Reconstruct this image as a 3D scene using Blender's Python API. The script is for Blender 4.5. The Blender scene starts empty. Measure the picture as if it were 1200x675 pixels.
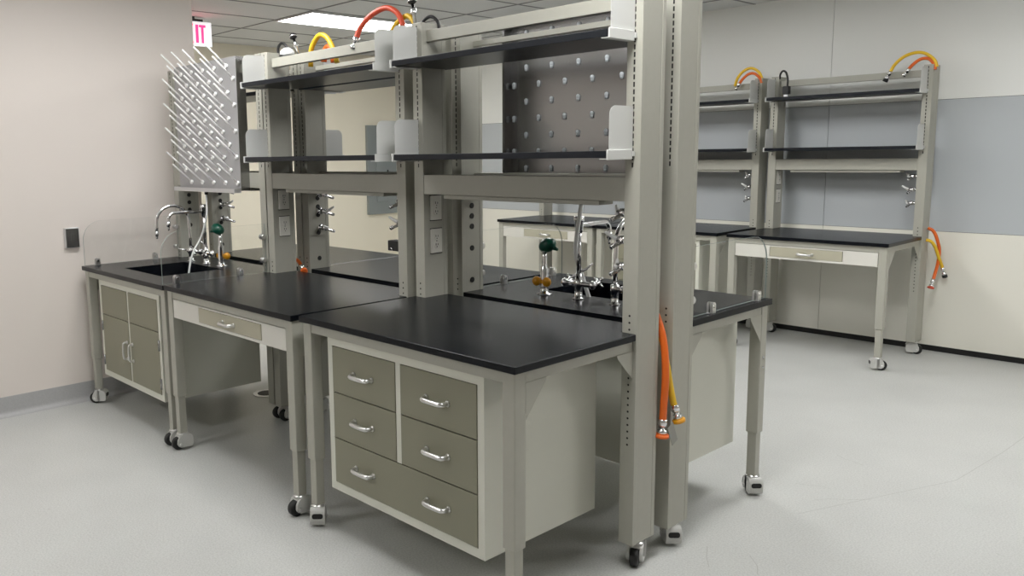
import bpy, bmesh, math, random
from mathutils import Vector, Matrix
random.seed(7)
PI = math.pi
scene = bpy.context.scene
COL = scene.collection

# ------------------------------------------------------------------ materials
def s2l(c):
    c /= 255.0
    return c / 12.92 if c <= .04045 else ((c + .055) / 1.055) ** 2.4

def rgb(r, g, b):
    return (s2l(r), s2l(g), s2l(b), 1)

def mat(name, col, rough=.5, metal=0.0, spec=.5, noise=None, bump=None, coat=0):
    m = bpy.data.materials.new(name); m.use_nodes = True
    nt = m.node_tree; b = nt.nodes['Principled BSDF']
    b.inputs['Base Color'].default_value = col
    b.inputs['Roughness'].default_value = rough
    b.inputs['Metallic'].default_value = metal
    b.inputs['Specular IOR Level'].default_value = spec
    if coat: b.inputs['Coat Weight'].default_value = coat
    if noise or bump:
        tc = nt.nodes.new('ShaderNodeTexCoord')
    if noise:
        sc, amt = noise
        n = nt.nodes.new('ShaderNodeTexNoise'); n.inputs['Scale'].default_value = sc
        n.inputs['Detail'].default_value = 6
        nt.links.new(tc.outputs['Object'], n.inputs['Vector'])
        r = nt.nodes.new('ShaderNodeValToRGB')
        lo = tuple(max(0, c * (1 - amt)) for c in col[:3]) + (1,)
        hi = tuple(min(1, c * (1 + amt)) for c in col[:3]) + (1,)
        r.color_ramp.elements[0].color = lo; r.color_ramp.elements[0].position = .3
        r.color_ramp.elements[1].color = hi; r.color_ramp.elements[1].position = .7
        nt.links.new(n.outputs['Fac'], r.inputs['Fac'])
        nt.links.new(r.outputs['Color'], b.inputs['Base Color'])
    if bump:
        sc, st = bump
        n2 = nt.nodes.new('ShaderNodeTexNoise'); n2.inputs['Scale'].default_value = sc
        nt.links.new(tc.outputs['Object'], n2.inputs['Vector'])
        bp = nt.nodes.new('ShaderNodeBump'); bp.inputs['Strength'].default_value = st
        bp.inputs['Distance'].default_value = .002
        nt.links.new(n2.outputs['Fac'], bp.inputs['Height'])
        nt.links.new(bp.outputs['Normal'], b.inputs['Normal'])
    return m

def emis(name, col, st):
    m = bpy.data.materials.new(name); m.use_nodes = True
    b = m.node_tree.nodes['Principled BSDF']
    b.inputs['Base Color'].default_value = col
    b.inputs['Emission Color'].default_value = col
    b.inputs['Emission Strength'].default_value = st
    return m

def glass_mat(name, tint):
    m = bpy.data.materials.new(name); m.use_nodes = True
    nt = m.node_tree; nt.nodes.clear()
    o = nt.nodes.new('ShaderNodeOutputMaterial')
    t = nt.nodes.new('ShaderNodeBsdfTransparent'); t.inputs['Color'].default_value = tint
    g = nt.nodes.new('ShaderNodeBsdfGlossy'); g.inputs['Roughness'].default_value = .02
    lw = nt.nodes.new('ShaderNodeLayerWeight'); lw.inputs['Blend'].default_value = .5
    pw = nt.nodes.new('ShaderNodeMath'); pw.operation = 'POWER'; pw.inputs[1].default_value = 5
    nt.links.new(lw.outputs['Facing'], pw.inputs[0])
    f = nt.nodes.new('ShaderNodeMapRange'); f.inputs['To Min'].default_value = .025; f.inputs['To Max'].default_value = .5
    nt.links.new(pw.outputs[0], f.inputs['Value'])
    x = nt.nodes.new('ShaderNodeMixShader')
    nt.links.new(f.outputs[0], x.inputs[0]); nt.links.new(t.outputs[0], x.inputs[1])
    nt.links.new(g.outputs[0], x.inputs[2]); nt.links.new(x.outputs[0], o.inputs[0])
    return m

def floor_mat():
    m = bpy.data.materials.new('vinyl_floor'); m.use_nodes = True
    nt = m.node_tree; b = nt.nodes['Principled BSDF']
    tc = nt.nodes.new('ShaderNodeTexCoord')
    n1 = nt.nodes.new('ShaderNodeTexNoise'); n1.inputs['Scale'].default_value = 140; n1.inputs['Detail'].default_value = 4
    n2 = nt.nodes.new('ShaderNodeTexNoise'); n2.inputs['Scale'].default_value = 2.2; n2.inputs['Detail'].default_value = 5
    for n in (n1, n2): nt.links.new(tc.outputs['Object'], n.inputs['Vector'])
    r1 = nt.nodes.new('ShaderNodeValToRGB')
    r1.color_ramp.elements[0].position = .32; r1.color_ramp.elements[0].color = rgb(181, 182, 179)
    r1.color_ramp.elements[1].position = .62; r1.color_ramp.elements[1].color = rgb(200, 201, 198)
    r2 = nt.nodes.new('ShaderNodeValToRGB')
    r2.color_ramp.elements[0].position = .3; r2.color_ramp.elements[0].color = (.93, .93, .93, 1)
    r2.color_ramp.elements[1].position = .65; r2.color_ramp.elements[1].color = (1, 1, 1, 1)
    nt.links.new(n1.outputs['Fac'], r1.inputs[0]); nt.links.new(n2.outputs['Fac'], r2.inputs[0])
    mx = nt.nodes.new('ShaderNodeMix'); mx.data_type = 'RGBA'; mx.blend_type = 'MULTIPLY'; mx.inputs[0].default_value = 1
    nt.links.new(r1.outputs[0], mx.inputs[6]); nt.links.new(r2.outputs[0], mx.inputs[7])
    nt.links.new(mx.outputs[2], b.inputs['Base Color'])
    b.inputs['Roughness'].default_value = .38
    b.inputs['Specular IOR Level'].default_value = .4
    bp = nt.nodes.new('ShaderNodeBump'); bp.inputs['Strength'].default_value = .08; bp.inputs['Distance'].default_value = .001
    nt.links.new(n1.outputs['Fac'], bp.inputs['Height']); nt.links.new(bp.outputs['Normal'], b.inputs['Normal'])
    return m

FRAME = mat('frame_grey_paint', rgb(171, 170, 159), .42, noise=(40, .015))
PANEL = mat('shelf_end_paint', rgb(208, 209, 206), .45)
CABI = mat('cabinet_pearl_paint', rgb(214, 214, 202), .4)
DRAW = mat('drawer_taupe_paint', rgb(136, 134, 115), .42)
DRAWL = mat('slim_drawer_sand_paint', rgb(176, 172, 152), .42)
APRON = mat('apron_white_paint', rgb(216, 214, 206), .4)
EPOXY = mat('black_epoxy_resin', (.0038, .005, .0075, 1), .27, spec=.2, bump=(220, .03))
SHELF = mat('black_phenolic_shelf', (.0045, .0065, .0105, 1), .34, spec=.3)
DARK = mat('dark_slot', (.004, .004, .004, 1), .6)
CHROME = mat('chrome', (.78, .78, .79, 1), .12, 1)
SATIN = mat('satin_chrome', (.7, .7, .69, 1), .28, 1)
STEEL = mat('brushed_steel', (.36, .36, .36, 1), .24, 1)
LSTEEL = mat('light_brushed_steel', (.66, .66, .67, 1), .42, .8)
BOARDF = mat('pegboard_lit_front_steel', (.44, .44, .45, 1), .45, .6)
RUBBER = mat('black_rubber', (.008, .008, .008, 1), .5)
CASTER = mat('caster_grey_plastic', rgb(196, 196, 192), .38)
PLASTW = mat('white_plastic', rgb(238, 238, 236), .35)
PEGBACK = mat('grey_peg_end_plastic', rgb(190, 196, 200), .4)
OUTW = mat('outlet_plate_plastic', rgb(226, 224, 216), .4)
GREEN = mat('green_plastic', (.0, .07, .042, 1), .3)
YELP = mat('amber_plastic', rgb(214, 150, 20), .35)
ORANGE = mat('orange_hose_rubber', rgb(226, 104, 28), .4)
REDOR = mat('red_orange_hose_rubber', rgb(214, 84, 56), .4)
YELLOW = mat('yellow_hose_rubber', rgb(232, 190, 40), .4)
BLACKC = mat('black_cable_rubber', (.01, .01, .011, 1), .42)
CLEARW = mat('milky_tube_plastic', rgb(240, 242, 240), .25)
GLASS = glass_mat('clear_guard_glass', (.992, .995, .993, 1))
GEDGE = mat('glass_edge', rgb(140, 155, 152), .2)
WALLC = mat('beige_wall_paint', rgb(222, 214, 207), .55, bump=(300, .02))
WALLF = mat('cream_wall_paint', rgb(240, 233, 214), .55)
PANW = mat('white_wall_panel', rgb(234, 235, 231), .42)
PANB = mat('blue_grey_wall_panel', rgb(184, 189, 192), .36)
PANC = mat('warm_white_wall_panel', rgb(232, 230, 219), .4)
CEIL = mat('ceiling_tile', rgb(218, 219, 218), .8, noise=(90, .04))
GRID = mat('ceiling_grid_shadow_tone', rgb(128, 128, 128), .6)  # bars coloured dark grey to stand in for shadow gaps along the tiles
BASE = mat('grey_cove_base', rgb(172, 172, 172), .42, noise=(120, .05))
LIGHTFR = mat('troffer_frame', rgb(225, 225, 225), .4)
TROFF = emis('troffer_diffuser', (1, .995, .985, 1), 9.0)
EXITW = emis('exit_sign_face', (.86, .86, .88, 1), .35)
EXITR = emis('exit_letter_red', (1, .02, .1, 1), 1.4)
EPANEL = mat('electrical_panel_grey', rgb(138, 144, 143), .4)
TAG = mat('grey_paper_tag', rgb(150, 150, 142), .6)
FLOORM = floor_mat()

# ------------------------------------------------------------------ mesh builder
class MB:
    def __init__(self):
        self.bm = bmesh.new(); self.mats = []
    def mi(self, m):
        if m not in self.mats: self.mats.append(m)
        return self.mats.index(m)
    def _f(self, faces, m, smooth=False):
        i = self.mi(m)
        for f in faces:
            f.material_index = i; f.smooth = smooth
    def box(self, x0, x1, y0, y1, z0, z1, m, bev=0.0, M=None):
        if x0 > x1: x0, x1 = x1, x0
        if y0 > y1: y0, y1 = y1, y0
        if z0 > z1: z0, z1 = z1, z0
        vs = [self.bm.verts.new(p) for p in ((x0, y0, z0), (x1, y0, z0), (x1, y1, z0), (x0, y1, z0), (x0, y0, z1), (x1, y0, z1), (x1, y1, z1), (x0, y1, z1))]
        fs = [self.bm.faces.new([vs[i] for i in q]) for q in ((3, 2, 1, 0), (4, 5, 6, 7), (0, 1, 5, 4), (1, 2, 6, 5), (2, 3, 7, 6), (3, 0, 4, 7))]
        self._f(fs, m)
        if bev > 0:
            es = list({e for f in fs for e in f.edges})
            r = bmesh.ops.bevel(self.bm, geom=es, offset=bev, segments=2, profile=.5, affect='EDGES')
            vs = list({v for f in r['faces'] for v in f.verts} | {v for v in vs if v.is_valid})
            self._f([f for f in r['faces']], m)
        if M is not None: bmesh.ops.transform(self.bm, matrix=M, verts=[v for v in vs if v.is_valid])
        return self
    def prism(self, poly, axis, a, b, m, M=None, smooth=False):
        """poly: 2-D outline; axis x -> (y,z), y -> (x,z), z -> (x,y)"""
        def P(u, v, w):
            return {'x': (w, u, v), 'y': (u, w, v), 'z': (u, v, w)}[axis]
        lo = [self.bm.verts.new(P(u, v, a)) for u, v in poly]
        hi = [self.bm.verts.new(P(u, v, b)) for u, v in poly]
        n = len(poly)
        fs = [self.bm.faces.new(lo[::-1]), self.bm.faces.new(hi)]
        sd = [self.bm.faces.new((lo[i], lo[(i + 1) % n], hi[(i + 1) % n], hi[i])) for i in range(n)]
        self._f(fs, m); self._f(sd, m, smooth)
        bmesh.ops.recalc_face_normals(self.bm, faces=fs + sd)
        if M is not None: bmesh.ops.transform(self.bm, matrix=M, verts=lo + hi)
        return self
    def tube(self, pts, r, m, seg=10, caps=True):
        pts = [Vector(p) for p in pts]
        rs = r if isinstance(r, (list, tuple)) else [r] * len(pts)
        up = None; rings = []
        for i, p in enumerate(pts):
            if i == 0: t = pts[1] - p
            elif i == len(pts) - 1: t = p - pts[i - 1]
            else: t = (pts[i + 1] - p).normalized() + (p - pts[i - 1]).normalized()
            t.normalize()
            if up is None:
                up = t.orthogonal().normalized()
            else:
                up = (up - t * up.dot(t))
                if up.length < 1e-6: up = t.orthogonal()
                up.normalize()
            s = t.cross(up)
            rings.append([self.bm.verts.new(p + (up * math.cos(2 * PI * k / seg) + s * math.sin(2 * PI * k / seg)) * rs[i]) for k in range(seg)])
        fs = []
        for a, b in zip(rings, rings[1:]):
            for k in range(seg):
                fs.append(self.bm.faces.new((a[k], a[(k + 1) % seg], b[(k + 1) % seg], b[k])))
        self._f(fs, m, True)
        cf = []
        if caps:
            cf = [self.bm.faces.new(rings[0][::-1]), self.bm.faces.new(rings[-1])]
            self._f(cf, m)
        bmesh.ops.recalc_face_normals(self.bm, faces=fs + cf)
        return self
    def cyl(self, p0, p1, r, m, seg=14):
        return self.tube([p0, p1], r, m, seg)
    def lathe(self, c, axis, prof, m, seg=16):
        """prof: list of (distance along axis, radius)"""
        c = Vector(c); a = Vector(axis).normalized()
        return self.tube([c + a * d for d, _ in prof], [max(r, .0003) for _, r in prof], m, seg)
    def ball(self, c, r, m, sc=(1, 1, 1), seg=14, M=None):
        res = bmesh.ops.create_uvsphere(self.bm, u_segments=seg, v_segments=seg // 2 + 2, radius=r)
        vs = res['verts']
        for v in vs:
            v.co = Vector((v.co.x * sc[0], v.co.y * sc[1], v.co.z * sc[2]))
        if M is not None: bmesh.ops.transform(self.bm, matrix=M, verts=vs)
        bmesh.ops.translate(self.bm, vec=Vector(c), verts=vs)
        self._f(list({f for v in vs for f in v.link_faces}), m, True)
        return self
    def build(self, name, parent=None):
        me = bpy.data.meshes.new(name); self.bm.to_mesh(me); self.bm.free()
        for m in self.mats: me.materials.append(m)
        o = bpy.data.objects.new(name, me); COL.objects.link(o)
        if parent is not None: o.parent = parent
        return o

def tag(o, label=None, cat=None, group=None, kind=None):
    if label: o['label'] = label
    if cat: o['category'] = cat
    if group: o['group'] = group
    if kind: o['kind'] = kind
    return o

def thing(name, label, cat, loc=(0, 0, 0), rz=0, group=None):
    o = bpy.data.objects.new(name, None); COL.objects.link(o)
    o.empty_display_size = .05
    o.location = loc; o.rotation_euler = (0, 0, rz)
    return tag(o, label, cat, group)

def link_copy(o, parent, loc=None, rot=None):
    c = o.copy(); COL.objects.link(c); c.parent = parent
    if loc is not None: c.location = loc
    if rot is not None: c.rotation_euler = rot
    return c

def spline(pts, n=6):
    P = [Vector(p) for p in pts]; out = []
    Q = [P[0] * 2 - P[1]] + P + [P[-1] * 2 - P[-2]]
    for i in range(1, len(Q) - 2):
        a, b, c, d = Q[i - 1:i + 3]
        for k in range(n):
            t = k / n
            out.append(.5 * ((2 * b) + (c - a) * t + (2 * a - 5 * b + 4 * c - d) * t * t + (3 * b - a - 3 * c + d) * t ** 3))
    out.append(P[-1]); return out

def rounded(w0, w1, h0, h1, corners, r, seg=6):
    """rectangle outline with the listed corners rounded: bl br tr tl"""
    out = []
    for name, (cx, cy), a0 in (('bl', (w0, h0), PI), ('br', (w1, h0), 1.5 * PI), ('tr', (w1, h1), 0), ('tl', (w0, h1), .5 * PI)):
        if name in corners:
            ox = r if 'l' == name[1] else -r; oy = r if name[0] == 'b' else -r
            for k in range(seg + 1):
                a = a0 + .5 * PI * k / seg
                out.append((cx + ox + r * math.cos(a), cy + oy + r * math.sin(a)))
        else: out.append((cx, cy))
    return out

# ------------------------------------------------------------------ setting
ZC = 2.80; YW = 5.226; XF = -6.6; XL = -3.75; YE = .90; XR = 4.6; YF = -5.2
MB().box(XF - .2, XR + .2, YF - .2, YW + .2, -.12, 0, FLOORM).build('floor')['kind'] = 'structure'
MB().box(XF - .2, XR + .2, YF - .2, YW + .2, ZC, ZC + .12, CEIL).build('ceiling')['kind'] = 'structure'
g = MB()
x = -4.94 - .61 * 3
while x < XR:
    if x > XF: g.box(x - .011, x + .011, YF, YW, ZC - .003, ZC + .004, GRID)
    x += .61
y = 2.33 - 1.22 * 6
while y < YW:
    if y > YF: g.box(XF, XR, y - .011, y + .011, ZC - .0032, ZC + .004, GRID)
    y += 1.22
tag(g.build('trim_ceiling_grid'), kind='structure')
MB().box(XL - .15, XL, YF, YE, 0, ZC, WALLC).build('wall_left')['kind'] = 'structure'
MB().box(XF, XL - .15, YE - .15, YE, 0, ZC, WALLC).build('wall_recess')['kind'] = 'structure'
MB().box(XF - .15, XF, YE - .15, YW + .15, 0, ZC, WALLF).build('wall_far')['kind'] = 'structure'
MB().box(XR, XR + .15, YF, YW, 0, ZC, WALLC).build('wall_right')['kind'] = 'structure'
MB().box(XL - .15, XR, YF - .15, YF, 0, ZC, WALLC).build('wall_front')['kind'] = 'structure'
# panelled wall: three tiers of boards with open joints over a black plinth
w = MB()
w.box(XF, XR, YW + .008, YW + .15, 0, ZC, DARK)
seams = [XF, -6.105, -3.665, -1.225, 1.215, 3.655, XR]
for a, b in zip(seams, seams[1:]):
    for z0, z1, m in ((.045, .924, PANC), (.927, 1.905, PANB), (1.908, ZC, PANW)):
        w.box(a + .0018, b - .0018, YW, YW + .012, z0, z1, m)
tag(w.build('wall_back'), kind='structure')
# coved base of the left wall
def cove(h, t, r):
    pr = [(0, 0), (0, h), (t, h), (t, r)]
    for k in range(7):
        a = PI + .5 * PI * k / 6
        pr.append((t + r + r * math.cos(a), r + r * math.sin(a)))
    return pr
b = MB(); pr = [(XL + u, v) for u, v in cove(.125, .004, .035)]
b.prism(pr, 'y', YF, YE, BASE)
tag(b.build('baseboard_left'), kind='structure')
MB().box(XF, XF + .012, YE, YW, 0, .11, BASE).build('baseboard_far')['kind'] = 'structure'

# ceiling lights
def troffer(x, y, label, power=None):
    t = thing('ceiling_light', label, 'ceiling light', (x, y, ZC), 0, None)
    f = MB()
    w, h = .3, .605
    for a in ((-w, -w + .02, -h, h), (w - .02, w, -h, h), (-w + .02, w - .02, -h, -h + .02), (-w + .02, w - .02, h - .02, h)):
        f.box(*a, -.014, 0, LIGHTFR)
    f.build('frame', t)
    MB().box(-w + .02, w - .02, -h + .02, h - .02, -.010, -.001, TROFF).build('diffuser', t)
    return t
LIGHTS = [
    (-4.665, 2.94, 'glowing white ceiling panel light above the far shelf racks'),
    (-2.225, 2.94, 'ceiling panel light over the aisle behind the island'),
    (.215, 2.94, 'ceiling panel light over the aisle beside the near end of the island'),
    (2.655, 2.94, 'ceiling panel light over the open floor right of the wall benches'),
    (-2.225, -.05, 'ceiling panel light above the front of the middle island bench'),
    (.215, -.05, 'ceiling panel light above the near front corner of the island'),
    (-2.225, -3.04, 'added unseen ceiling panel light over the floor far in front of the sink bench'),  # unseen panel, added to brighten the left floor and the drawer fronts
]
for a in LIGHTS: troffer(*a)['group'] = 'ceiling panel lights'

# exit sign
e = thing('exit_sign', 'white exit sign with red letters hanging from the ceiling beyond the wall corner', 'exit sign', (-5.2, 1.65, 2.655))
MB().box(-.02, 0, -.175, .175, -.105, .105, EXITW, .003).build('sign_face', e)
MB().box(-.03, .01, -.09, .09, .105, .125, BLACKC).cyl((-.01, 0, .12), (-.01, 0, .145), .02, BLACKC).build('ceiling_mount', e)
L = MB(); t = .022; hh = .078
def bar(y0, y1, z0, z1): L.box(0, .003, y0, y1, z0, z1, EXITR)
bar(-.155, -.155 + t, -hh, hh)
for z in (-hh, -t / 2, hh - t): bar(-.155 + t, -.1, z, z + t)
for s in (1, -1):
    L.box(0, .003, -t / 2, t / 2, -.09, .09, EXITR, M=Matrix.Translation((0, -.044, 0)) @ Matrix.Rotation(s * .36, 4, 'X'))
bar(.02, .02 + t + .004, -hh, hh)
bar(.054, .116, hh - t, hh); bar(.085 - t / 2, .085 + t / 2, -hh, hh - t)
L.build('letters', e)

# stainless switch plate on the left wall
sp = thing('wall_switch_plate', 'stainless steel switch plate on the beige left wall', 'switch plate', (XL, -.027, 1.08))
MB().box(0, .03, -.044, .044, -.064, .064, LSTEEL, .003).build('back_box', sp)
MB().box(.03, .034, -.04, .04, -.06, .06, STEEL, .0015).build('cover_plate', sp)
MB().box(.034, .038, -.012, .012, -.03, .03, STEEL, .001).build('toggle', sp)

# electrical panel on far wall
ep = thing('electrical_panel', 'grey electrical panel on the far cream wall seen between the shelves', 'electrical panel', (XF, 4.86, .82))
MB().box(0, .045, -.22, .25, 0, 1.12, EPANEL, .004).build('panel_cover', ep)
dr = MB().box(.045, .053, -.09, .11, .16, .96, EPANEL, .003).build('panel_door', ep)
MB().box(.053, .06, .08, .1, .5, .56, DARK, .001).build('latch', dr)

# scuffs worn into the vinyl
SCUFF = mat('scuff_mark', rgb(168, 168, 164), .5)
sc_ = MB()
for pts in ([(.03, 2.45), (.07, 2.42), (.13, 2.41), (.18, 2.39)], [(.05, 1.93), (.1, 1.95), (.15, 1.98), (.19, 1.98)], [(.19, 1.80), (.23, 1.86), (.31, 1.93), (.36, 1.99)],
            [(.09, 1.05), (.13, .97), (.18, .90)], [(.24, 1.10), (.30, 1.04), (.33, .98)], [(-2.02, .20), (-1.99, .215)], [(-.78, 2.71), (-.76, 2.72)], [(.88, 1.80), (.91, 1.79)], [(-2.14, -.77), (-2.12, -.765)],
            [(.20, 1.60), (.55, 2.5), (.60, 3.1), (.62, 3.6)]):
    P = [Vector((x, y, 0)) for x, y in pts]
    for a, b in zip(P, P[1:]):
        d = (b - a).normalized(); n = Vector((-d.y, d.x, 0)) * .0014
        f = sc_.bm.faces.new([sc_.bm.verts.new(v + Vector((0, 0, .0004))) for v in (a - n, b - n, b + n, a + n)])
        sc_._f([f], SCUFF)
tag(sc_.build('floor_scuffs'), 'faint grey scuff marks worn into the vinyl floor', 'scuff marks', kind='stuff')
# floor drain and sprinkler
fd = thing('floor_drain', 'round floor drain cover under the open knee space', 'floor drain', (-3.03, .93, 0))
MB().lathe((0, 0, 0), (0, 0, 1), [(0, .09), (.003, .09), (.004, .085)], LSTEEL, 28).build('rim', fd)
dg = MB().lathe((0, 0, .0035), (0, 0, 1), [(0, .06), (.002, .06)], DARK, 24)
dg.build('grate', fd)
spk = thing('sprinkler_head', 'small dark sprinkler head under the ceiling above the yellow hose loop', 'sprinkler', (-5.23, 3.02, ZC))
MB().lathe((0, 0, 0), (0, 0, -1), [(0, .05), (.006, .045), (.008, .015), (.03, .012)], LSTEEL).build('escutcheon', spk)
MB().lathe((0, 0, -.03), (0, 0, -1), [(0, .006), (.02, .006), (.022, .022), (.025, .022)], STEEL).build('deflector', spk)

# ------------------------------------------------------------------ bench parts
PW = .0625; DP = .145; ZP = 2.15
def caster_mesh():
    m = MB()
    # hood over the brake end, two cheeks that carry the wheel, pedal slot
    prof = [(-.006, .03), (-.006, .088), (.026, .088)]
    for k in range(7):
        a = PI / 2 - PI / 2 * k / 6
        prof.append((.022 + .028 * math.cos(a), .058 + .03 * math.sin(a)))
    prof += [(.05, .034), (.044, .016), (.004, .016)]
    m.prism(prof, 'x', -.031, .031, CASTER)
    ch = [(.01, .016), (-.018, .016), (-.032, .024), (-.038, .036), (-.036, .056), (-.026, .076), (-.006, .088), (.01, .088)]
    for s in (-1, 1):
        m.prism(ch, 'x', s * .0185, s * .031, CASTER)
        m.lathe((s * .0305, -.022, .034), (s, 0, 0), [(0, .009), (.0035, .008), (.0045, .004)], SATIN, 12)
    m.prism([(-.03, .074), (-.02, .084), (-.006, .088), (-.006, .079), (-.018, .076), (-.026, .069)], 'x', -.0185, .0185, CASTER)
    m.prism(rounded(-.023, .023, .044, .066, ('bl', 'br', 'tr', 'tl'), .009, 4), 'y', .0485, .052, DARK)
    m.lathe((0, 0, .086), (0, 0, 1), [(0, .031), (.004, .031), (.005, .021), (.016, .021)], SATIN, 20)
    return m
def wheel_mesh():
    m = MB()
    m.lathe((-.0165, -.024, .036), (1, 0, 0), [(0, .027), (.003, .035), (.006, .036), (.027, .036), (.030, .035), (.033, .027)], RUBBER, 24)
    return m
_cast = {}
def caster(parent, x, y, rz):
    if not _cast:
        o = caster_mesh().build('caster', parent); w = wheel_mesh().build('wheel', o)
        o.location = (x, y, 0); o.rotation_euler = (0, 0, rz)
        _cast['o'] = o; _cast['w'] = w
        return o
    c = link_copy(_cast['o'], parent, (x, y, 0), (0, 0, rz))
    link_copy(_cast['w'], c)
    return c

def post_mesh(x0, D1, zt, zb):
    m = MB(); x1 = x0 + PW; y0 = D1; y1 = D1 + DP
    m.box(x0, x1, y0, y0 + .022, zb, ZP, FRAME, .002)
    m.box(x0, x1, y1 - .022, y1, zb, ZP, FRAME, .002)
    m.box(x0 + .0016, x1 - .0016, y0 + .02, y1 - .02, zb + .001, ZP - .001, FRAME)
    xc = (x0 + x1) / 2
    z = ZP - .012
    while z > 1.505:
        for yy in (y0 - .0006, y1 - .0004):
            m.box(xc - .0032, xc + .0032, yy, yy + .001, z - .0172, z, DARK)
        z -= .0254
    for yy, s in ((y0, -1), (y1, 1)):
        hs = [zt + .012 + .0254 * k for k in range(3)] + [.77 - .0254 * k for k in range(12)]
        for h in hs:
            m.cyl((xc, yy - s * .002, h), (xc, yy + s * .0006, h), .0042, DARK, 8)
    return m

def leg_mesh(x0, zt, zb):
    m = MB(); a = .054
    m.box(x0, x0 + a, .014, .014 + a, .295, zt - .026, FRAME, .004)
    m.box(x0 + .006, x0 + a - .006, .02, .02 + a - .012, .092, .3, FRAME, .003)
    xe = x0 + a
    for h in (.60, .645):
        for xx, s in ((x0, -1),):
            m.cyl((xx - s * .001, .04, h), (xx + s * .0015, .04, h), .007, STEEL, 10)
    return m

def outlet(parent, face_x, nx, y, z, m_plate=OUTW):
    """duplex receptacle on a post face at x=face_x looking along nx"""
    o = MB().box(0, nx * .006, y - .034, y + .034, z - .056, z + .056, m_plate, .0015)
    for s in (-1, 1):
        zz = z + s * .0195
        o.cyl((nx * .004, y, zz), (nx * .0085, y, zz), .0165, OUTW, 18)
        for yy, hh in ((y - .0065, .0085), (y + .0065, .007)):
            o.box(nx * .0082, nx * .0092, yy - .0014, yy + .0014, zz - .001, zz + hh, DARK)
        o.cyl((nx * .0082, y, zz - .008), (nx * .0092, y, zz - .008), .0026, DARK, 8)
    o.cyl((nx * .0055, y, z), (nx * .0075, y, z), .003, STEEL, 8)
    for s in (-1, 1):
        o.box(0, nx * .0045, y - .036, y + .036, z + s * .0575 - .0022, z + s * .0575 + .0022, DARK)
    r = o.build('outlet', parent); r.location = (face_x, 0, 0)
    return r

def valve(parent, face_x, nx, y, z, dark=False, turn=0.0):
    v = MB(); body = CHROME
    v.lathe((0, y, z), (nx, 0, 0), [(0, .021), (.006, .021), (.007, .012), (.03, .012), (.031, .016), (.055, .016), (.057, .011), (.07, .011)], body, 16)
    v.tube([(nx * .045, y, z), (nx * .05, y - .02, z - .012), (nx * .055, y - .045, z - .02), (nx * .06, y - .06, z - .024)], [.008, .008, .007, .005], body, 10)
    for k in range(3):
        c = Vector((nx * .056, y - .044 - .007 * k, z - .0195 - .002 * k))
        v.lathe(c, (0, -1, -.25), [(0, .0095), (.004, .006)], body, 10)
    c = Vector((nx * .07, y, z))
    d = Vector((nx * .45, math.sin(turn) * .9, math.cos(turn) * .25 + .12)).normalized()
    v.lathe(c - d * .012, d, [(0, .006), (.012, .011), (.03, .008), (.062, .006), (.066, .003)], PLASTW if not dark else STEEL, 10)
    o = v.build('service_valve', parent); o.location = (face_x, 0, 0)
    return o

def knockout(m, face_x, nx, y, z):
    m.cyl((face_x - nx * .001, y, z), (face_x + nx * .003, y, z), .0135, RUBBER, 16)

def pull(parent, x, y, z, w=.105, m=SATIN):
    p = MB()
    h = w / 2
    p.tube(spline([(x - h, y, z), (x - h + .004, y - .02, z - .001), (x - h + .016, y - .027, z - .002), (x, y - .029, z - .002), (x + h - .016, y - .027, z - .002), (x + h - .004, y - .02, z - .001), (x + h, y, z)], 4), .0088, m, 10)
    for s in (-1, 1): p.lathe((x + s * h, y, z), (0, -1, 0), [(0, .0125), (.004, .010), (.006, .007)], m, 12)
    return p.build('handle', parent)

def shelf_set(root, L, zs, D1, name='shelf', reach=.168):
    """one black board in two sheet-metal end brackets hooked in the posts"""
    y0 = D1 - .152; xl = -L + .034; xr = -.034
    b = MB().box(xl + .003, xr - .003, y0, D1 + reach, zs, zs + .024, SHELF, .0015)
    sh = b.build(name, root)
    for xx, s in ((xl, 1), (xr, -1)):
        e = MB()
        e.prism(rounded(y0 + .012, D1 + .003, zs - .003, zs + .178, ('tl',), .035, 8), 'x', xx - s * .0014, xx - s * .0002, PANEL)
        e.box(xx - s * .009, xx - s * .0014, y0 - .004, D1 - .012, zs - .007, zs + .028, PANEL, .002)
        e.box(xx - s * .004, xx + s * .028, y0 - .002, D1 + .002, zs - .005, zs - .003, PANEL)
        e.box(xx - s * .012, xx - s * .002, D1 - .012, D1 + .001, zs + .004, zs + .022, PANEL)
        e.build('shelf_end_bracket', sh)
    return sh

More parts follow.
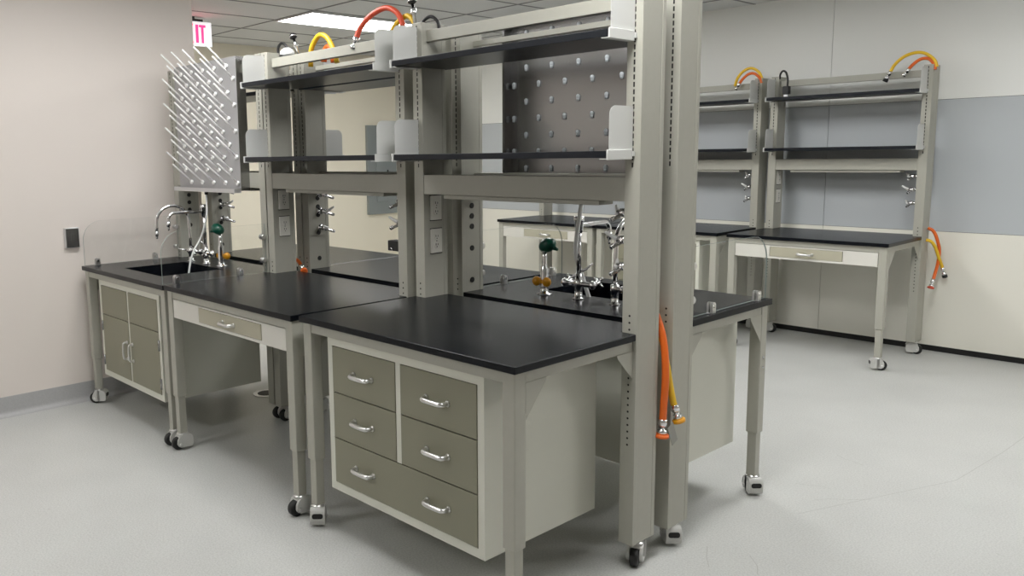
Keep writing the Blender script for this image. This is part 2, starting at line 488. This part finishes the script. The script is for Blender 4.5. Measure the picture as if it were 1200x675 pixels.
def bench(label, x0, yf, L, zt, D1, back=False, sink=None, apron=False, zb=.10, left=None, right=None, rots=(0, 0, 0, 0), shelves=True):
    root = thing('lab_bench', label, 'lab bench', (x0, yf, 0), PI if back else 0, 'lab benches with tall shelf uprights')
    yp = D1 + DP
    # worktop
    t = MB(); z0 = zt - .0255; y1 = D1 - .004
    if sink:
        a0, a1, b0, b1 = sink
        for q in ((-L, a0, 0, y1), (a1, 0, 0, y1), (a0, a1, 0, b0), (a0, a1, b1, y1)):
            t.box(*q, z0, zt, EPOXY)
        t.box(-L + PW + .003, -PW - .003, y1, yp - .004, z0, zt, EPOXY)
        bmesh.ops.remove_doubles(t.bm, verts=t.bm.verts, dist=1e-5)
        wt = t.build('worktop', root)
        s = MB(); d = .23
        i0, i1, j0, j1 = a0 + .004, a1 - .004, b0 + .004, b1 - .004
        s.box(a0 - .012, i0, b0 - .012, b1 + .012, zt - d, zt - .004, EPOXY); s.box(i1, a1 + .012, b0 - .012, b1 + .012, zt - d, zt - .004, EPOXY)
        s.box(i0, i1, b0 - .012, j0, zt - d, zt - .004, EPOXY); s.box(i0, i1, j1, b1 + .012, zt - d, zt - .004, EPOXY)
        s.box(a0 - .012, a1 + .012, b0 - .012, b1 + .012, zt - d - .012, zt - d, EPOXY)
        s.lathe(((a0 + a1) / 2, (b0 + b1) / 2, zt - d), (0, 0, 1), [(0, .045), (.003, .045), (.004, .03)], STEEL, 20)
        s.build('sink_basin', root)
    else:
        out = [(-L, 0), (0, 0), (0, y1), (-PW - .003, y1), (-PW - .003, yp - .004), (-L + PW + .003, yp - .004), (-L + PW + .003, y1), (-L, y1)]
        t.prism(out, 'z', z0, zt, EPOXY)
        bmesh.ops.bevel(t.bm, geom=[e for e in t.bm.edges], offset=.002, segments=1, affect='EDGES')
        wt = t.build('worktop', root)
    # frame rails and gussets
    zr = z0; rh = .04
    f = MB()
    f.box(-L + .066, -.066, .018, .05, zr - rh, zr, FRAME)
    f.box(-L + PW, -PW, D1 + .05, D1 + .09, zr - rh, zr, FRAME)
    for s in (0, 1):
        xa = -L + .016 if s == 0 else -.016 - .04
        f.box(xa, xa + .04, .066, D1 - .001, zr - rh, zr, FRAME)
        xg = -L + .014 if s == 0 else -.0155
        for pl in ([(.066, zr - rh), (.17, zr - rh), (.17 - .005, zr - rh - .012), (.066, zr - rh - .125)], [(D1 - .001, zr - rh), (D1 - .1, zr - rh), (D1 - .095, zr - rh - .012), (D1 - .001, zr - rh - .105)]):
            f.prism(pl, 'x', xg, xg + .0018, FRAME)
            f.box(xg - .002 if s else xg, xg + .004 if s else xg + .005, pl[0][0] - .001, pl[0][0] + .0005, zr - rh - .1, zr - rh, FRAME)
    f.build('frame', root)
    for s, r in ((0, rots[0]), (1, rots[1])):
        xa = -L + .012 if s == 0 else -.012 - .054
        leg_mesh(xa, zt, zb).build('leg', root)
        caster(root, xa + .027, .041, r)
    for s, r in ((0, rots[2]), (1, rots[3])):
        xa = -L if s == 0 else -PW
        pm = post_mesh(xa, D1, zt, zb)
        kind = left if s == 0 else right
        fx = xa + PW - .0016 if s == 0 else xa + .0016
        nx = 1 if s == 0 else -1
        if kind in ('holes', 'valves', 'holes_valves'):
            for z in (1.322, 1.272, 1.222, 1.117, .962): knockout(pm, fx, nx, D1 + .076, z)
        p = pm.build('upright', root)
        caster(root, xa + PW / 2, D1 + DP / 2, r)
        if kind == 'outlets':
            for z in (1.325, 1.172): outlet(p, fx, nx, D1 + .073, z)
        if kind in ('valves', 'holes_valves'):
            for k, z in enumerate((1.345, 1.245, 1.145)):
                valve(p, fx, nx, D1 + .06, z, False, (.6, -.4, .9)[k])
    # top rail, lower beam, task strip
    MB().box(-L + PW, -PW, D1 + .03, D1 + .062, 2.066, 2.09 if back else 2.116, FRAME, .002).build('top_rail', root)
    MB().box(-L + PW, -PW, D1 + .002, D1 + .06, 1.39, 1.478, FRAME, .0025).build('lower_beam', root)
    MB().box(-L + .18, -.18, D1 + .014, D1 + .1, 1.372, 1.389, FRAME, .002).box(-L + .2, -.2, D1 + .026, D1 + .09, 1.3705, 1.3725, PANEL).build('task_light', root)
    if shelves:
        shelf_set(root, L, 1.547, D1, reach=.235 if yf > 3 else .168)  # lower wall shelves deepened towards the wall to shade the gap beneath
        shelf_set(root, L, 1.952, D1)
    if apron:
        a = MB(); za = zr - rh - .004; zl = za - .098; dx0, dx1 = apron
        a.box(-L + .07, dx0 - .004, .018, .034, zl, za, APRON, .001)
        a.box(dx1 + .004, -.07, .018, .034, zl, za, APRON, .001)
        a.box(dx0 - .004, dx1 + .004, .018, .034, zl, zl + .014, APRON); a.box(dx0 - .004, dx1 + .004, .018, .034, za - .008, za, APRON)
        a.box(-L + .07, -.07, .034, .045, zl, za, DRAW)
        a.box(dx0 - .03, dx1 + .03, .045, .45, zl + .004, za, FRAME)
        a.build('apron', root)
        d = MB().box(dx0, dx1, .0165, .033, zl + .016, za - .010, DRAWL, .001).build('drawer', root)
        pull(d, (dx0 + dx1) / 2, .0165, (zl + za) / 2)
    return root

LA, LB, LC = 1.1955, 1.224, 1.179
D1A = .6587; D1D = .67; YD = 1.716
XB, XC = -1.2566, -2.4923
R = math.radians
A = bench('nearest island bench, black top over a five-drawer cabinet, tall slotted uprights', 0, 0, LA, .914, D1A, left='outlets', right='valves', rots=(R(-131), R(30), R(-150), R(24)))
B = bench('middle island bench with one slim drawer over an open knee space', XB, 0, LB, .904, D1A, left='outlets', apron=(-.868, -.272), right='valves', rots=(R(-5), R(0), R(-10), R(-30)))
Cb = bench('left end island bench with black sink and two-door cabinet by the beige wall', XC, 0, LC, .9, D1A, sink=(-.865, -.345, .15, .55), shelves=False, left='holes', rots=(R(-41), R(-8), R(-12), R(-10)))
bx = MB().box(-.085, 0, D1A + .004, D1A + .06, 1.112, 1.162, RUBBER, .004).build('service_box', B)
bx.location = (-PW + .0016, 0, 0)
Db = bench('back-row island bench at the near end with sink and eyewash', -LA, YD, LA, .908, D1D, back=True, sink=(-.82, -.3, .12, .49), shelves=False, left='valves', right='holes', zb=.088, rots=(R(49), R(40), R(49), R(0)))
Eb = bench('back-row island bench with bare top seen through the middle bench frame', XB - LB, YD, LB, .903, D1D, back=True, left='valves', right='valves', rots=(R(40), R(70), R(100), R(30)))
Fb = bench('far back-row island bench behind the white drying board', XC - LC, YD, LC, .903, D1D, back=True, left='holes', right='valves', rots=(R(20), R(90), R(50), R(0)))
YG = 4.3127
Gb = bench('rightmost wall bench with slim drawer and empty shelves', -.4107, YG, 1.1827, .9033, D1A, apron=(-.835, -.308), left='outlets', right='valves', rots=(R(100), R(122), R(112), R(112)))
Hb = bench('wall bench second from the right, half hidden behind the island uprights', -1.672, YG, 1.19, .9033, D1A, left='outlets', right='valves', rots=(R(10), R(60), R(30), R(70)))
Ib = bench('leftmost wall bench with slim drawer, seen beyond the near sink', -2.885, YG, 1.175, .9033, D1A, apron=(-.83, -.3), left='outlets', right='valves', rots=(R(10), R(60), R(30), R(70)))

# ------------------------------------------------------------------ suspended cabinets
def cab_body(x0, x1, z0, z1, depth, top=True):
    m = MB(); y0 = .036
    a = .016
    m.box(x0, x0 + a, y0 + .02, depth, z0, z1, CABI); m.box(x1 - a, x1, y0 + .02, depth, z0, z1, CABI)
    m.box(x0 + a, x1 - a, depth - a, depth, z0, z1, CABI); m.box(x0 + a, x1 - a, y0 + .02, depth - a, z0, z0 + a, CABI)
    if top: m.box(x0 + a, x1 - a, y0 + .02, depth - a, z1 - a, z1, CABI)
    t = .03
    m.box(x0, x0 + t, y0, y0 + .02, z0, z1, CABI); m.box(x1 - t, x1, y0, y0 + .02, z0, z1, CABI)
    m.box(x0 + t, x1 - t, y0, y0 + .02, z1 - .034, z1, CABI); m.box(x0 + t, x1 - t, y0, y0 + .02, z0, z0 + .034, CABI)
    return m
def drawer_cabinet(label, x0, yf, rz, xa, xb, z0, z1, depth):
    r = thing('suspended_drawer_cabinet', label, 'cabinet', (x0, yf, 0), rz, 'suspended cabinets')
    m = cab_body(xa, xb, z0, z1, depth); t = .03
    xm = (xa + xb) / 2; h = (z1 - z0 - .068)
    zz = [z1 - .034 - h * k / 3 for k in range(4)]
    m.box(xm - .013, xm + .013, .036, .056, zz[2], z1 - .034, CABI)
    m.box(xa + t, xb - t, .048, .056, z0 + .034, z1 - .034, DARK)
    m.build('body', r)
    for k in range(2):
        for a, b in ((xa + t, xm - .013), (xm + .013, xb - t)):
            d = MB().box(a + .0025, b - .0025, .0335, .047, zz[k + 1] + .0025, zz[k] - .002, DRAW, .0012).build('drawer', r)
            pull(d, (a + b) / 2, .0335, (zz[k] + zz[k + 1]) / 2, .11)
    d = MB().box(xa + t + .0025, xb - t - .0025, .0335, .047, zz[3] + .0025, zz[2] - .002, DRAW, .0012).build('drawer', r)
    for a, b in ((xa + t, xm - .013), (xm + .013, xb - t)):
        pull(d, (a + b) / 2, .0335, (zz[3] + zz[2]) / 2, .11)
    return r
def door_cabinet(label, x0, yf, rz, xa, xb, z0, z1, depth):
    r = thing('suspended_door_cabinet', label, 'cabinet', (x0, yf, 0), rz, 'suspended cabinets')
    m = cab_body(xa, xb, z0, z1, depth, False); t = .03
    xm = (xa + xb) / 2; zs = z1 - .034 - (z1 - z0 - .068) * .335
    m.box(xm - .01, xm + .01, .036, .056, z0 + .034, z1 - .034, CABI)
    m.box(xa + t, xb - t, .05, .056, z0 + .034, z1 - .034, DARK)
    m.build('body', r)
    for s, a, b in ((-1, xa + t, xm - .01), (1, xm + .01, xb - t)):
        MB().box(a + .002, b - .002, .0335, .049, zs + .002, z1 - .036, DRAW, .0012).build('false_drawer_front', r)
        d = MB().box(a + .002, b - .002, .0335, .049, z0 + .036, zs - .002, DRAW, .0012).build('door', r)
        hx = b - .03 if s < 0 else a + .03
        hz = (z0 + zs) / 2 + .02
        p = MB()
        p.tube(spline([(hx, .0335, hz + .05), (hx, .012, hz + .048), (hx, .007, hz + .03), (hx, .006, hz), (hx, .007, hz - .03), (hx, .012, hz - .048), (hx, .0335, hz - .05)], 4), .0062, SATIN, 10)
        for q in (-1, 1): p.lathe((hx, .0335, hz + q * .05), (0, -1, 0), [(0, .011), (.004, .01), (.006, .007)], SATIN, 12)
        p.build('handle', d)
        ex = xa + t - .004 if s < 0 else xb - t + .004
        for z in (z0 + .1, zs - .075):
            hgm = MB().box(ex - .009, ex + .009, .0305, .036, z - .03, z + .03, STEEL, .001).cyl((ex, .031, z - .031), (ex, .031, z + .031), .0045, STEEL, 10)
            hgm.build('hinge', d)
    return r
drawer_cabinet('five-drawer suspended cabinet with taupe fronts under the nearest bench', 0, 0, 0, -1.042, -.166, .202, .846, .65)
door_cabinet('two-door suspended cabinet with false drawer fronts under the far left sink', XC, 0, 0, -1.0, -.135, .22, .832, .655)
door_cabinet('suspended cabinet under the near sink, plain side and back seen past the uprights', -LA, YD, PI, -1.055, -.14, .22, .84, .645)
drawer_cabinet('suspended cabinet under the half-hidden wall bench', -1.672, YG, 0, -1.02, -.17, .21, .836, .62)

# ------------------------------------------------------------------ pegboards
def pegboard(label, x, y, z, w, h, rz):
    r = thing('drying_pegboard', label, 'drying rack', (x, y, z), rz, 'drying boards with pegs')
    m = MB(); t = .012; d = .05
    m.box(-w / 2, w / 2, -t + .0015, 0, 0, h, STEEL, .0005)
    m.box(-w / 2, w / 2, -t, -t + .0014, 0, h, BOARDF, .0003)  # front face coloured lighter than the back, as the lit side of the board
    m.box(-w / 2, -w / 2 + .012, 0, d, 0, h, STEEL); m.box(w / 2 - .012, w / 2, 0, d, 0, h, STEEL)
    m.box(-w / 2 + .012, w / 2 - .012, 0, d, h - .012, h, STEEL)
    m.build('board', r)
    tr = MB()
    tr.box(-w / 2, w / 2, -.055, -t, -.012, -.008, LSTEEL); tr.box(-w / 2, w / 2, -.058, -.055, -.012, .012, LSTEEL)
    for s in (-1, 1): tr.box(s * w / 2 - .0015, s * w / 2 + .0015, -.055, -t, -.012, .014, LSTEEL)
    tr.cyl((0, -.033, -.012), (0, -.033, -.03), .011, BLACKC, 12)
    tr.build('drip_trough', r)
    first = None
    for row in range(10):
        for k in range(5):
            px = w / 2 - .03 - (.073 if row % 2 else 0) - k * .146
            pz = .048 + row * .0755
            if first is None:
                p = MB(); L = .182; a = R(39)
                tip = Vector((0, -L * math.cos(a), L * math.sin(a)))
                b0 = Vector((0, -t - .004, 0))
                p.tube([b0, b0.lerp(tip, .5), b0.lerp(tip, .97), tip], [.0058, .0055, .0053, .0035], PLASTW, 8)
                p.ball((0, -t - .004, -.001), .015, PLASTW, (1.3, .6, .85), 10)
                p.tube([(0, -t - .003, -.003), (0, -t - .006, -.016)], [.0095, .008], PLASTW, 8)
                p.ball((0, .004, .004), .0095, PEGBACK, (1, .8, 1.1), 10)
                p.tube([(0, .002, 0), (0, .006, -.014)], [.008, .006], PEGBACK, 8)
                first = p.build('peg', r); first.location = (px, 0, pz)
            else:
                link_copy(first, r, (px, 0, pz))
    return r
pegboard('white-pegged drying board facing the room above the far left sink', -3.059, .612, 1.375, .785, .775, 0)
pegboard('steel drying board seen from its back above the near sink', -.58, 1.062, 1.375, .785, .775, PI)

# ------------------------------------------------------------------ glass guards
def guard(label, x, yf, rz, zt, y0, y1, h, lx, dsign, corner, post_y=None):
    r = thing('glass_splash_guard', label, 'glass guard', (x, yf, zt), rz, 'glass splash guards')
    pl = rounded(y0, y1, .004, h, ('tl',), .12, 12)
    m = MB(); m.prism(pl, 'x', -.003, .003, GLASS)
    # greenish cut edges along the front and top outline
    for f in m.bm.faces:
        if abs(f.normal.x) < .5: f.material_index = m.mi(GEDGE)
    m.build('pane', r)
    for yy in (y0 + .08, y0 + .47):
        c = MB()
        for s in (-1, 1):
            c.prism(rounded(yy - .014, yy + .014, .0, .045, ('tr', 'tl'), .013, 5), 'x', s * .003, s * .013, SATIN)
            c.cyl((s * .013, yy, .028), (s * .016, yy, .028), .007, CHROME, 12)
        c.box(-.003, .003, yy - .014, yy + .014, 0, .004, SATIN)
        c.build('clamp', r)
    for zz in (.075, .21):
        c = MB()
        for s in (-1, 1):
            c.lathe((s * .003, y1 - .016, zz), (s, 0, 0), [(0, .016), (.012, .016), (.016, .012)], SATIN, 16)
        c.box(-.003, .003, y1, y1 + .004, zz - .01, zz + .01, SATIN)
        c.build('post_clamp', r)
    return r
guard('glass splash guard on the left edge of the far sink bench by the beige wall', XC - LC + .028, 0, 0, .9, .012, D1A - .004, .285, 0, 1, 'tl')
guard('glass splash guard between the far sink and the slim-drawer bench', XC - .022, 0, 0, .9, .012, D1A - .004, .285, 0, 1, 'tl')
guard('glass splash guard on the near right edge of the near sink bench', -.028, YD, PI, .908, .012, D1D - .004, .285, 0, 1, 'tl')
guard('glass splash guard on the far edge of the near sink bench', -LA + .028, YD, PI, .908, .012, D1D - .004, .285, 0, 1, 'tl')

# ------------------------------------------------------------------ sink fittings (front of the bench is -y)
def gooseneck(label, x, y, z, rz):
    r = thing('gooseneck_faucet', label, 'faucet', (x, y, z), rz, 'gooseneck faucets')
    MB().lathe((0, 0, 0), (0, 0, 1), [(0, .026), (.004, .026), (.006, .016), (.05, .016), (.052, .02), (.085, .02), (.09, .013)], CHROME, 18).build('base', r)
    pts = [(0, 0, .085), (0, 0, .16), (0, -.004, .25)]
    for k in range(13):
        a = PI * (1 - k / 12 * 1.02)
        pts.append((0, -.105 - .103 * math.cos(PI - a) * -1 - .0 if False else -.108 + .105 * -math.cos(a), .27 + .10 * math.sin(a)))
    pts += [(0, -.214, .235), (0, -.216, .21)]
    n = MB().tube(pts, .0105, CHROME, 12)
    n.lathe((0, -.216, .212), (0, 0, -1), [(0, .011), (.03, .011), (.032, .007), (.036, .009), (.040, .006), (.044, .008), (.05, .0045)], CHROME, 12)
    n.build('spout', r)
    v = MB().lathe((0, 0, .068), (-1, 0, 0), [(0, .012), (.03, .012), (.032, .016), (.045, .016), (.047, .01), (.055, .01)], CHROME, 14)
    v.tube([(-.05, 0, .068), (-.06, -.03, .074), (-.07, -.06, .08)], [.006, .005, .004], CHROME, 8)
    v.build('lever', r)
    return r
def mixing(label, x, y, z, rz):
    r = thing('mixing_faucet', label, 'faucet', (x, y, z), rz, 'mixing faucets')
    b = MB().lathe((0, 0, 0), (0, 0, 1), [(0, .027), (.005, .027), (.007, .017), (.055, .017), (.058, .021), (.085, .021), (.09, .015), (.12, .013)], CHROME, 18)
    b.cyl((-.075, 0, .07), (.075, 0, .07), .013, CHROME, 14)
    for s in (-1, 1): b.ball((s * .075, 0, .07), .018, CHROME, (1, 1, 1.1), 12)
    b.build('body', r)
    for s in (-1, 1):
        v = MB().lathe((s * .075, -.01, .07), (0, -1, .25), [(0, .012), (.02, .011), (.03, .014), (.036, .014), (.038, .006)], CHROME, 12)
        c = Vector((s * .075, -.046, .079))
        for k in range(4):
            a = PI / 4 + k * PI / 2
            v.tube([c, c + Vector((math.cos(a), 0, math.sin(a))) * .03], [.005, .006], CHROME, 8)
        v.build('cross_handle', r)
    n = MB().cyl((0, 0, .11), (0, 0, .315), .0105, CHROME, 12)
    n.lathe((0, 0, .30), (0, 0, 1), [(0, .012), (.01, .019), (.05, .019), (.055, .024), (.075, .024), (.08, .01)], CHROME, 16)
    n.tube(spline([(0, 0, .335), (0, -.06, .336), (0, -.17, .337), (0, -.215, .333), (0, -.238, .312), (0, -.242, .28)], 5), .0105, CHROME, 12)
    n.lathe((0, -.242, .285), (0, 0, -1), [(0, .013), (.028, .013), (.03, .007), (.035, .009), (.04, .006), (.045, .008), (.055, .004)], CHROME, 12)
    n.build('spout', r)
    v = MB().tube([(-.012, 0, .125), (-.035, -.012, .14), (-.06, -.02, .165)], [.006, .005, .004], CHROME, 8)
    v.build('blade_lever', r)
    return r
def eyewash(label, x, y, z, rz):
    r = thing('eyewash_fixture', label, 'eyewash', (x, y, z), rz, 'eyewash fixtures')
    b = MB().lathe((0, 0, 0), (0, 0, 1), [(0, .036), (.004, .036), (.007, .02), (.03, .018), (.12, .02), (.13, .014), (.15, .012), (.175, .014), (.18, .012), (.215, .011)], CHROME, 18)
    b.lathe((.012, -.012, .02), (0, 0, 1), [(0, .008), (.13, .008), (.14, .006)], CHROME, 10)
    b.build('body', r)
    h = MB()
    M = Matrix.Rotation(R(22), 4, 'Y')
    h.ball((-.012, -.006, .232), .036, GREEN, (1.3, .95, .92), 18, M)
    h.tube([(-.045, -.01, .222), (-.068, -.012, .214)], [.012, .006], GREEN, 10)
    h.build('spray_head', r)['label'] = 'green rubber spray head'
    k = MB()
    for s in (-1, 1): k.ball((s * .03, .02, .062), .023, YELP, (1, .8, 1), 14)
    k.cyl((-.03, .02, .062), (.03, .02, .062), .01, YELP, 10)
    k.build('flow_knob', r)['label'] = 'amber flow knobs'
    return r
gooseneck('chrome gooseneck faucet, leftmost fitting at the far left sink', -3.352, .60, .9, R(-8))
mixing('chrome two-handled mixing faucet in the middle of the far left sink', -3.155, .605, .9, R(0))
eyewash('green-headed eyewash at the right of the far left sink', -2.975, .615, .9, R(20))
gooseneck('chrome gooseneck faucet beside the near upright at the near sink', -.419, 1.125, .908, PI)
mixing('chrome two-handled mixing faucet in the middle of the near sink', -.618, 1.13, .908, PI + R(2))
eyewash('green-headed eyewash with amber knobs at the near sink', -.814, 1.127, .908, PI)

# drain tubes of the pegboards
def tube_thing(name, label, cat, pts, r, m, n=6, group=None):
    o = MB().tube(spline(pts, n), r, m, 10).build(name)
    return tag(o, label, cat, group)
tube_thing('drain_tube', 'milky drain tube from the white-pegged board down into the far sink', 'tube', [(-3.059, .578, 1.35), (-3.055, .572, 1.22), (-3.10, .55, 1.08), (-3.13, .49, .95), (-3.14, .45, .72)], .0062, CLEARW)
tube_thing('drain_tube', 'milky drain tube from the back-facing steel board down into the near sink', 'tube', [(-.58, 1.095, 1.35), (-.60, 1.10, 1.25), (-.625, 1.115, 1.12), (-.625, 1.17, 1.0), (-.60, 1.28, .72)], .0095, CLEARW)

# ------------------------------------------------------------------ hoses and cables
def hose(label, pts, r, m, cat='hose', name='gas_hose', ends=('fit', 'fit'), tipcol=None, group=None):
    t = thing(name, label, cat, pts[0], 0, 'gas hoses' if cat == 'hose' else 'power cables')
    o = Vector(pts[0]); P = [Vector(p) - o for p in pts]
    sp = spline(P, 7)
    MB().tube(sp, r, m, 12).build('hose_body', t)
    for e, (c, d) in zip(ends, ((sp[0], (sp[0] - sp[1])), (sp[-1], (sp[-1] - sp[-2])))):
        if not e: continue
        d.normalize(); f = MB()
        f.lathe(c - d * .018, d, [(0, r * 1.25), (.028, r * 1.25), (.03, r * .8), (.042, r * .8), (.043, r * 1.35), (.06, r * 1.35), (.062, r * .9)], CHROME, 14)
        if e == 'cap': f.lathe(c + d * .043, d, [(0, r * 1.3), (.002, r * 2.0), (.012, r * 2.0), (.014, r * 1.2)], tipcol, 14)
        if e == 'black': f.lathe(c + d * .043, d, [(0, r * 1.3), (.001, r * 1.6), (.02, r * 1.6)], RUBBER, 14)
        f.build('fitting', t)
    return t
# between the near uprights
hose('orange hose hanging between the two near uprights', [(-.10, .85, 1.0), (-.05, .848, .965), (-.012, .838, .90), (.012, .828, .82), (.02, .824, .72), (.016, .824, .62), (.012, .825, .545)], .0138, ORANGE, ends=(None, 'cap'), tipcol=ORANGE)
hose('yellow hose hanging behind the orange one between the near uprights', [(-.10, .862, .95), (-.05, .858, .91), (-.012, .852, .85), (.003, .856, .77), (.012, .872, .68), (.018, .885, .62), (.024, .892, .59)], .0125, YELLOW, ends=(None, 'cap'), tipcol=YELP)
tg = MB().box(-.0008, .0008, -.02, .02, -.085, 0, TAG, M=Matrix.Rotation(R(25), 4, 'X')).build('paper_tag'); tg.location = (.03, .85, .535)
tag(tg, 'small grey tag tied to the hoses between the near uprights', 'tag')
hose('short orange hose end resting between the uprights left of the slim-drawer bench', [(-2.505, .862, .955), (-2.475, .858, .945), (-2.44, .85, .93), (-2.41, .838, .919)], .011, ORANGE, ends=(None, 'cap'), tipcol=ORANGE)
# on top of the racks
hose('red-orange hose arched over the rack top left of the middle uprights', [(-1.66, .70, 2.13), (-1.64, .715, 2.19), (-1.585, .74, 2.245), (-1.50, .76, 2.27), (-1.43, .77, 2.243), (-1.395, .775, 2.19), (-1.385, .775, 2.13)], .0135, REDOR, ends=('fit', None))
hose('yellow hose arched behind the red-orange one on the middle uprights', [(-1.52, .80, 2.13), (-1.49, .80, 2.175), (-1.44, .80, 2.208), (-1.385, .80, 2.222), (-1.34, .80, 2.19), (-1.325, .80, 2.14)], .0125, YELLOW, ends=(None, None))
hose('yellow hose loop standing up over the far rack top', [(-2.14, .76, 2.05), (-2.13, .76, 2.14), (-2.075, .76, 2.195), (-2.03, .76, 2.206), (-1.975, .76, 2.18), (-1.92, .76, 2.11), (-1.90, .76, 2.05)], .0135, YELLOW, ends=(None, None))
hose('orange hose loop under the yellow loop on the far rack top', [(-2.06, .79, 2.07), (-2.05, .79, 2.12), (-2.015, .79, 2.145), (-1.98, .79, 2.12), (-1.97, .79, 2.06)], .0165, ORANGE, ends=(None, None))
hose('yellow hose loop behind the top of the white-pegged board', [(-3.42, .735, 2.06), (-3.41, .735, 2.12), (-3.37, .735, 2.165), (-3.33, .735, 2.12), (-3.32, .735, 2.06)], .0125, YELLOW, ends=(None, None))
hose('black power cable looping over the middle upright of the nearest rack', [(-1.215, .74, 2.15), (-1.21, .745, 2.172), (-1.18, .755, 2.187), (-1.15, .76, 2.175), (-1.132, .765, 2.145), (-1.128, .765, 2.08)], .0075, BLACKC, 'cable', 'power_cable', ends=(None, None))
hose('black power cable looping over the upright right of the drying board', [(-2.475, .77, 2.15), (-2.472, .77, 2.185), (-2.44, .77, 2.206), (-2.40, .77, 2.195), (-2.365, .77, 2.15), (-2.355, .77, 2.09)], .0075, BLACKC, 'cable', 'power_cable', ends=(None, None))
def connector(label, x, y, z, lean):
    r = thing('quick_connector', label, 'connector', (x, y, z), 0, 'quick connectors')
    d = Vector((lean[0], lean[1], 1)).normalized()
    MB().lathe((0, 0, -.03), d, [(0, .009), (.07, .009), (.072, .013), (.10, .013), (.102, .008), (.125, .008)], CHROME, 12).build('stem', r)
    c = Vector((0, 0, -.03)) + d * .124
    MB().lathe(c, d, [(0, .012), (.006, .02), (.022, .02), (.024, .014), (.028, .014)], RUBBER, 14).lathe(c + d * .008, d, [(0, .0215), (.009, .0215)], CHROME, 14).build('coupling', r)
connector('chrome quick connector standing up on the middle upright', -1.285, .765, 2.175, (-.25, .05))
connector('chrome quick connector leaning above the far rack top rail', -2.24, .76, 2.135, (-.5, .0))
dn = thing('sensor_dome', 'small white dome on the far rack top rail', 'dome', (-2.335, .74, 2.115))
MB().ball((0, 0, .02), .042, PLASTW, (1, 1, .85), 18).build('dome', dn)
MB().cyl((0, 0, -.01), (0, 0, .015), .045, RUBBER, 18).build('base', dn)
# wall racks
hose('yellow hose arched over the top right of the rightmost wall rack', [(-.70, 4.97, 2.105), (-.665, 4.97, 2.17), (-.605, 4.975, 2.222), (-.53, 4.98, 2.242), (-.47, 4.985, 2.228), (-.415, 4.99, 2.18), (-.395, 4.99, 2.13)], .0115, YELLOW, ends=('black', None))
hose('orange hose arched under the yellow one on the rightmost wall rack', [(-.58, 4.97, 2.115), (-.55, 4.975, 2.155), (-.50, 4.98, 2.192), (-.45, 4.985, 2.19), (-.415, 4.99, 2.15), (-.405, 4.99, 2.11)], .0115, ORANGE, ends=('fit', None))
hose('yellow hose arched over the half-hidden wall rack', [(-1.91, 4.97, 2.10), (-1.885, 4.97, 2.17), (-1.83, 4.975, 2.225), (-1.77, 4.98, 2.238), (-1.71, 4.985, 2.20), (-1.68, 4.985, 2.14)], .0115, YELLOW, ends=(None, None))
hose('orange hose arched under the yellow one on the half-hidden wall rack', [(-1.87, 4.955, 2.105), (-1.84, 4.96, 2.15), (-1.79, 4.965, 2.19), (-1.74, 4.97, 2.19), (-1.695, 4.975, 2.15), (-1.68, 4.98, 2.11)], .0115, ORANGE, ends=('fit', None))
hose('orange hose hanging on the outer side of the rightmost wall bench', [(-.40, 5.06, .96), (-.37, 5.06, .945), (-.35, 5.08, .90), (-.335, 5.12, .80), (-.34, 5.13, .70), (-.35, 5.11, .61), (-.355, 5.09, .56)], .0115, ORANGE, ends=(None, 'cap'), tipcol=REDOR)
hose('yellow hose crossing the orange one beside the rightmost wall bench', [(-.40, 5.03, .875), (-.37, 5.04, .865), (-.35, 5.07, .825), (-.335, 5.11, .75), (-.325, 5.15, .69), (-.315, 5.165, .645)], .0115, YELLOW, ends=(None, 'black'))
pc = thing('power_cable', 'black power cable and plug at the top left of the rightmost wall rack', 'cable', (-1.50, 4.96, 2.10), 0, 'power cables')
MB().tube(spline([(-.03, .02, .03), (-.025, .02, .07), (.0, .01, .092), (.03, 0, .075), (.05, -.01, .02), (.052, -.015, -.04)], 6), .008, BLACKC, 10).build('cord', pc)
MB().box(.026, .078, -.05, -.005, -.10, -.035, BLACKC, .006).box(.035, .069, -.042, -.012, -.12, -.10, LSTEEL, .002).build('plug', pc)

# ------------------------------------------------------------------ world, camera
wd = bpy.data.worlds.new('room_ambient'); scene.world = wd; wd.use_nodes = True
wd.node_tree.nodes['Background'].inputs[0].default_value = (1, .98, .95, 1)
wd.node_tree.nodes['Background'].inputs[1].default_value = .02

CX, CY, CZ, YAW, PITCH, ROLL, F = 1.6605, -1.874, 1.5709, .8487, .1397, -.0174, 968.39
cam = bpy.data.cameras.new('camera'); co = bpy.data.objects.new('camera', cam); COL.objects.link(co)
cam.sensor_fit = 'HORIZONTAL'; cam.sensor_width = 36; cam.lens = F * 36 / 1200
cam.shift_x = .0966; cam.shift_y = -.01707
cam.clip_start = .05; cam.clip_end = 60
co.matrix_world = Matrix.Translation((CX, CY, CZ)) @ Matrix.Rotation(YAW, 4, 'Z') @ Matrix.Rotation(PI / 2 - PITCH, 4, 'X') @ Matrix.Rotation(ROLL, 4, 'Z')
scene.camera = co
vs = scene.view_settings
vs.view_transform = 'Standard'; vs.look = 'None'; vs.gamma = 1; vs.use_curve_mapping = False
vs.exposure = 1.13
scene.cycles.max_bounces = 10
scene.cycles.transparent_max_bounces = 16
